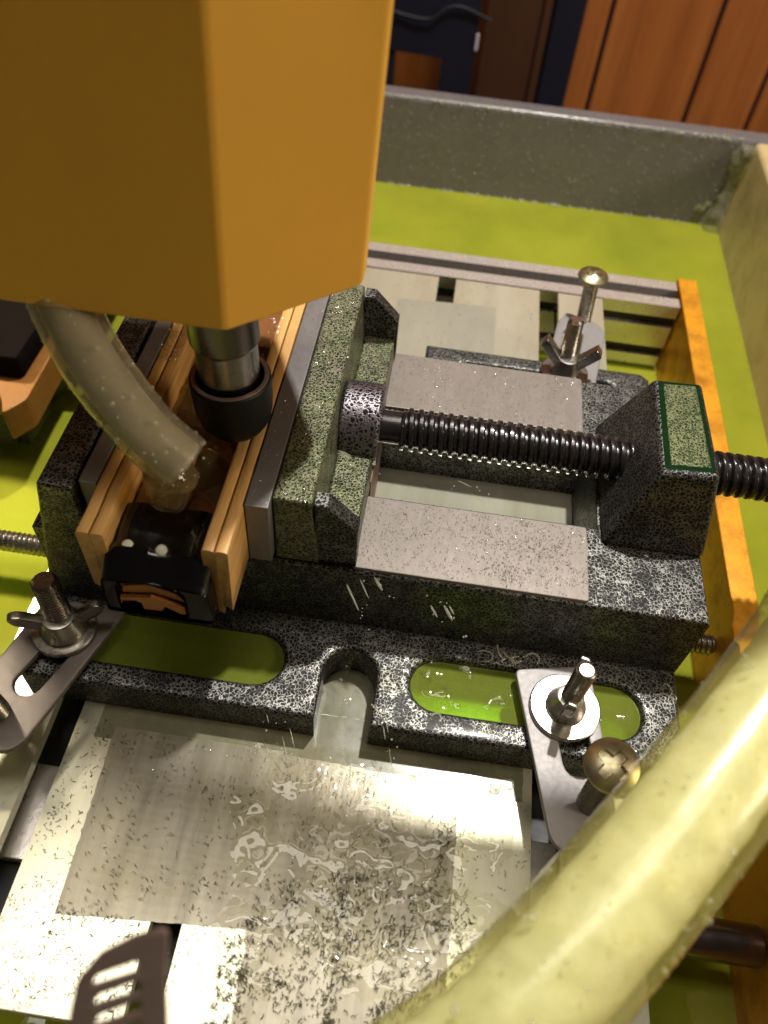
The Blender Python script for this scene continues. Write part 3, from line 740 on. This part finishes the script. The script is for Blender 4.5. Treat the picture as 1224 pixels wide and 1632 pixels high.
b = MB(); phillips(b, (62.0, 86.3, 39.8), (-.12, -.18, 1), 7.4, 2.7); b.out('screw_head', M['brass'], t2, ang=28)
# left front clamp
t = thing('hold_down_clamp', 'shaded slotted clamp with wing nut at the left end of the vise foot', 'clamp', (-100, 110, 15), 'hold-down clamps on the vise feet')
ol = round_poly([(-110.5, 122), (-85.0, 124), (-84.6, 121), (-98.2, 76.5), (-101.2, 73.2), (-116, 71), (-120, 80), (-116.5, 98)], 2.5, 4)
b = MB(); clamp_plate(b, ol, 15.2, 17.6, rot_slot(-101.2, 102.5, 26, 8.6, math.radians(70))); b.out('clamp_plate', simple('shaded_clamp_steel', (.17, .145, .13), .42, .55, .18, 200, .12, 1500), t)  # darker copy of the clamp steel, shade put into its colour
b = MB(); b.lathe([(4.2, .1), (9.4, .1), (9.8, .4), (9.8, 1.3), (9.4, 1.6), (4.2, 1.6)], (-100.2, 112.6, 17.6), (0, 0, 1), 48); b.out('washer', M['chrome'], t)
b = MB(); wing_nut(b, (-100.2, 112.6, 19.3), math.radians(20), rise=11, span=14, r=5.6); b.out('wing_nut', M['chrome'], t)
b = MB(); b.thread((-100.2, 112.6, 6), (-101.0, 114.5, 42.5), 4.0, .42, 1.2, 24, 7, ends=.8, sharp=True); b.out('bolt', simple('dark_zinc', (.34, .30, .27), .26, 1., .15, 300), t)
t2 = thing('jack_screw', 'short threaded screw in the near end of the left clamp', 'screw', (-107, 84, 17), 'jack screws in the clamps')
b = MB(); b.thread((-107.0, 83.5, 2), (-110.5, 84.5, 36), 3.4, .4, 1.1, 22, 7, sharp=True); b.out('screw_shank', M['chrome'], t2)
# rear clamp
t = thing('hold_down_clamp', 'bright clamp with wing nut on the rear foot behind the vise', 'clamp', (57, 270, 15), 'hold-down clamps on the vise feet')
ol = round_poly([(46, 250), (68, 252), (74.2, 291), (70.2, 297), (57.2, 302), (53, 294)], 2.2, 4)
b = MB(); clamp_plate(b, ol, 19.7, 22, rot_slot(58.3, 276, 30, 8.4, math.radians(82))); b.out('clamp_plate', M['clampsteel'], t)
b = MB(); b.lathe([(4.2, .1), (9.4, .1), (9.8, .4), (9.8, 1.3), (9.4, 1.6), (4.2, 1.6)], (55.3, 259.8, 22), (0, 0, 1), 48); b.out('washer', M['chrome'], t)
b = MB(); wing_nut(b, (55.3, 259.8, 23.7), math.radians(-8), rise=15, span=12.5, r=5.0, bar=True, th=5); b.out('wing_nut', M['chrome'], t)
b = MB(); b.thread((55.3, 259.8, 9), (54.6, 264.0, 46.5), 3.3, .38, 1.1, 24, 7, ends=.8, sharp=True); b.out('bolt', M['chrome'], t)
t2 = thing('phillips_screw', 'tall phillips screw standing behind the rear wing nut', 'screw', (65.5, 297, 17), 'jack screws in the clamps')
b = MB(); b.thread((65.0, 293, 6), (64.2, 304, 39.5), 3.3, .4, 1.1, 24, 7, sharp=True); b.out('screw_shank', M['chrome'], t2)
b = MB(); phillips(b, (64.2, 304.2, 40), (0, -.05, 1), 6.6, 3.0); b.out('screw_head', M['brass'], t2, ang=28)

# ------------------------------------------------------------------ hoses
random.seed(21)
def hose(name, lab, pts, r, skin, fluid, nd, core):
    t = thing(name, lab, 'hose', pts[-1])
    rn = lambda c, k: noise.noise(c*.08+Vector((k*.3, 0, 0)))*.12
    b = MB(); b.tube(pts, r, 40, 14, cap=False, rn=rn); path = b.path
    o = b.out('hose_wall', M[skin], t, ang=60)
    MB().tube(pts, lambda q: r*core, 28, 14, rn=lambda c, k: noise.noise(c*.25+Vector((0, 0, k*.4)))*r*.035).out('foamy_coolant', M[fluid], t, ang=60)
    b = MB()
    for k in range(nd):
        i = random.randrange(1, len(path)-1); z = (path[i+1]-path[i-1]).normalized(); x = z.orthogonal().normalized(); y = z.cross(x)
        a = random.uniform(0, 2*PI); d = x*math.cos(a)+y*math.sin(a)
        q = min(.85, random.expovariate(1)*.2+.12); b.blob(path[i]+d*(r-q*.35)+z*random.uniform(-3, 3), q, 1)
    b.out('water_drop', M['drop'], t, kind='stuff')
def px(u, v, dep):
    return tuple(Vector((0, 0, 240))+(RX*((u-612)/1270)+DN*((v-816)/1270)+FW)*dep)
hose('coolant_nozzle_hose', 'frosted clear hose ending beside the collet nut', [(-101, 168, 140), (-96.5, 158, 129), (-89.3, 147.5, 117.5), (-81.5, 139.5, 108), (-74.5, 135, 100.5), (-66.5, 131, 92.5), (-58.5, 129.5, 85.5)], 8.0, 'hoseL', 'fluidL', 300, .74)
hose('coolant_drain_hose', 'thick milky yellow hose crossing the lower right corner', [(262, 330, 118), (205, 262, 112), (158, 203, 104), px(1400, 830, 180), px(1306, 1008, 171), px(1216, 1143, 162), px(1090, 1308, 152), px(968, 1460, 144), px(880, 1560, 140), px(770, 1668, 137), px(640, 1760, 136)], 12.9, 'hoseR', 'fluidR', 620, .80)

# ------------------------------------------------------------------ slotted steel bracket close to the lens
t = thing('slotted_bracket', 'blurred brown steel bracket with slanting slots at lower left', 'bracket', (-30, 12, 80))
o0 = Vector((-36.6, 8.3, 105)); ex = Vector((1, .17, .09)).normalized(); ey = Vector((.04, .72, .62)); ey = (ey-ex*ey.dot(ex)).normalized(); ez = ex.cross(ey)
Mx = Matrix(((ex.x, ey.x, ez.x, o0.x), (ex.y, ey.y, ez.y, o0.y), (ex.z, ey.z, ez.z, o0.z), (0, 0, 0, 1)))
ol = round_poly([(-1, -14), (-.2, 1), (1.2, 6.5), (4.6, 10.2), (9, 12.2), (13.0, 13.4), (14.4, 13.0), (13.6, 7), (13.2, -14)], .8, 4)
hl = []
for k in range(6):
    y = 5.6-2.85*k
    hl.append(round_poly([(3.2, y), (4.1, y+1.5), (9.9, y+3.3), (10.3, y+1.9)], .35, 3))
MB().prism(ol, -.6, .4, hl, bev=.2, bot_bev=True, mat=Mx).out('bracket_plate', M['clip'], t)

# ------------------------------------------------------------------ chips, films, spray
def chips(name, lab, regions, mat, seed):
    random.seed(seed); vs = []; fs = []
    for (x0, x1, y0, y1, z, n, s, dens) in regions:
        c = 0; tries = 0
        while c < n and tries < n*6:
            tries += 1
            x, y = random.uniform(x0, x1), random.uniform(y0, y1)
            if dens and noise.noise(Vector((x*.11, y*.11, seed)))*.9+noise.noise(Vector((x*.4, y*.4, seed+3)))*.7 < random.uniform(-.45, .85)*dens: continue
            c += 1
            a = random.uniform(0, 2*PI); cv = random.uniform(-2.2, 2.2); L = s*random.uniform(.5, 1.5); w = s*random.uniform(.055, .10); q = []
            px_, py_ = x, y; h0 = z+.05; m = 4
            tilt = random.uniform(0, .55)*s
            for k in range(m+1):
                nx, ny = -math.sin(a), math.cos(a); h = h0+tilt*math.sin(PI*k/m*.8)
                q += [(px_+nx*w, py_+ny*w, h), (px_-nx*w, py_-ny*w, h+random.uniform(0, .12)*s)]
                px_ += math.cos(a)*L/m; py_ += math.sin(a)*L/m; a += cv/m*1.6
            i0 = len(vs); vs += q
            for k in range(m): fs.append((i0+2*k, i0+2*k+1, i0+2*k+3, i0+2*k+2))
    me = bpy.data.meshes.new(name); me.from_pydata([(a*S, b_*S, c_*S) for a, b_, c_ in vs], [], fs); me.materials.append(mat)
    o = bpy.data.objects.new(name, me); COL.objects.link(o); o['kind'] = 'stuff'
    return tag(o, lab, 'metal chips')
chips('metal_chips', 'dark curled metal chips scattered over bed, tape and vise', [
    (-92, -79, 16, 94, .02, 260, .9, .8), (-79, -53.5, 16, 40, .02, 330, 1.0, .8), (-44, -27, 16, 42, .02, 120, .8, .9),
    (-79, -28, 40, 91, .55, 300, 1.0, 1), (-27, 27, 16, 60, .9, 1500, 1.1, 1), (-27, 27, 60, 90, .9, 420, .9, 1), (22, 34, 30, 86, .5, 330, 1.0, .8), (-32, -24, 16, 44, .6, 420, 1.0, .2),
    (28, 49, 16, 90, .05, 160, .8, 1), (-3, 3, 16, 60, 1.0, 260, 1.0, .3), (8, 12, 16, 36, 1.0, 160, .9, .2),
    (-13, 56, 134, 161, 44.5, 900, .55, 1), (20, 55, 136, 160, 44.5, 700, .55, .8), (-13, 56, 204, 231, 44.5, 500, .5, 1),
    (-120, -102, 20, 70, .05, 80, .9, .8), (-25, 48, 290, 345, .3, 160, .8, 1)], M['chip'], 11)
chips('bright_chips', 'fine glinting metal flecks on the vise jaws and ways', [
    (-13, 56, 134, 161, 44.5, 260, .5, 1), (-13, 56, 204, 231, 44.5, 420, .5, .6), (-37, -26.5, 133, 232, 72.1, 700, .45, .3), (-44, -37.5, 130, 232, 72.2, 130, .5, .5),
    (-84, -77, 180, 236, 72.9, 520, .9, .4), (-90, -84.5, 160, 236, 72.2, 120, .5, .5), (-76, -66, 192, 236, 69.8, 420, .8, .2), (-54, -49, 175, 236, 72.9, 420, .5, .3), (-24, -14, 139, 170, 54.2, 120, .4, .5),
    (-24, -14, 196, 226, 54.2, 160, .4, .5), (-92, 49, 20, 93, .9, 160, .6, 1), (-100, -92, 190, 237, 72.1, 180, .5, .5)], M['chip_bright'], 23)
b = MB()
puddle(b, -40, 50, 26, 97, .55, -.2, .55, 230, 190, .07, 2)
o = b.out('water_film', M['film'], ang=0, kind='stuff'); tag(o, 'thin rippled sheet of water lying over the taped bed', 'water')
def rivulets(b, n, x0, x1, y0, y1, z, r0, r1, L):
    for k in range(n):
        x, y = random.uniform(x0, x1), random.uniform(y0, y1); a = random.uniform(0, 2*PI); cv = random.uniform(-1.1, 1.1); pts = []
        for q in range(random.randint(3, 6)):
            pts.append((x, y, z)); x += math.cos(a)*L*random.uniform(.5, 1); y += math.sin(a)*L*random.uniform(.5, 1); a += cv+random.uniform(-.5, .5)
        rr = random.uniform(r0, r1)
        b.tube(pts, lambda q: rr*(.45+.55*math.sin(PI*min(1, max(0, q*.94+.03)))), 10, 5)
b = MB(); random.seed(41)
rivulets(b, 34, 0, 30, 40, 66, .4, .3, .62, 1.9)
rivulets(b, 14, -22, 26, 55, 86, .4, .3, .55, 1.8)
rivulets(b, 9, 10, 44, 84, 95, .3, .3, .6, 2.0)
rivulets(b, 6, 26, 44, 126, 131, 14.2, .35, .7, 2.0)
rivulets(b, 5, 0, 38, 99, 104, 14.1, .3, .5, 1.6)
rivulets(b, 4, 82, 91, 104, 128, 14.1, .3, .5, 1.4)
rivulets(b, 4, 40, 92, 136, 158, 44.4, .2, .4, 1.0)
o = b.out('water_rivulet', M['drop'], ang=0, kind='stuff'); tag(o, 'curling beads and runs of clear water on tape and vise foot', 'water')
b = MB()
b.tube([(-60.5, 131, 88), (-62, 128, 82), (-63.6, 127.5, 75), (-64, 131, 68), (-62, 139, 64), (-58, 149, 63)], lambda q: 4.2+2.2*math.sin(q*7)+q*1.5, 26, 9, rn=lambda c, k: noise.noise(c*.3)*1.4+noise.noise(c*.8)*.5)
o = b.out('coolant_jet', M['splash'], ang=0); tag(o, 'yellowish coolant pouring from the small hose onto the workpiece', 'coolant stream')
b = MB(); random.seed(31)
for u, v, du, dv, n, rad in ((515, 860, 30, 70, 3, .5), (555, 950, 36, 80, 3, .42), (612, 922, 26, 44, 2, .6), (710, 970, 40, 70, 3, .6), (750, 770, 60, 30, 2, .3), (570, 735, 70, 30, 3, .5), (480, 830, 20, 50, 4, .3), (620, 1170, 14, 90, 3, .25), (450, 1160, 20, 80, 3, .25)):
    for k in range(n):
        ou, ov = random.gauss(0, 9), random.gauss(0, 12)
        p = Vector(px(u+ou-du/2, v+ov-dv/2, 238)); q = Vector(px(u+ou+du/2, v+ov+dv/2, 238)); e = q-p
        f = random.uniform(.25, .8)
        b.blob(p+e*random.uniform(.3, .7), rad*random.uniform(.5, 1), axis=e, long=e.length*f/2/rad)
        for m in range(3): b.blob(p+e*random.uniform(0, 1.2)+Vector((random.gauss(0, 1), 0, random.gauss(0, 1))), random.uniform(.15, .4), 1)
o = b.out('coolant_spray', M['drop'], kind='stuff'); tag(o, 'thin streaks of coolant spraying off the cutter', 'spray')
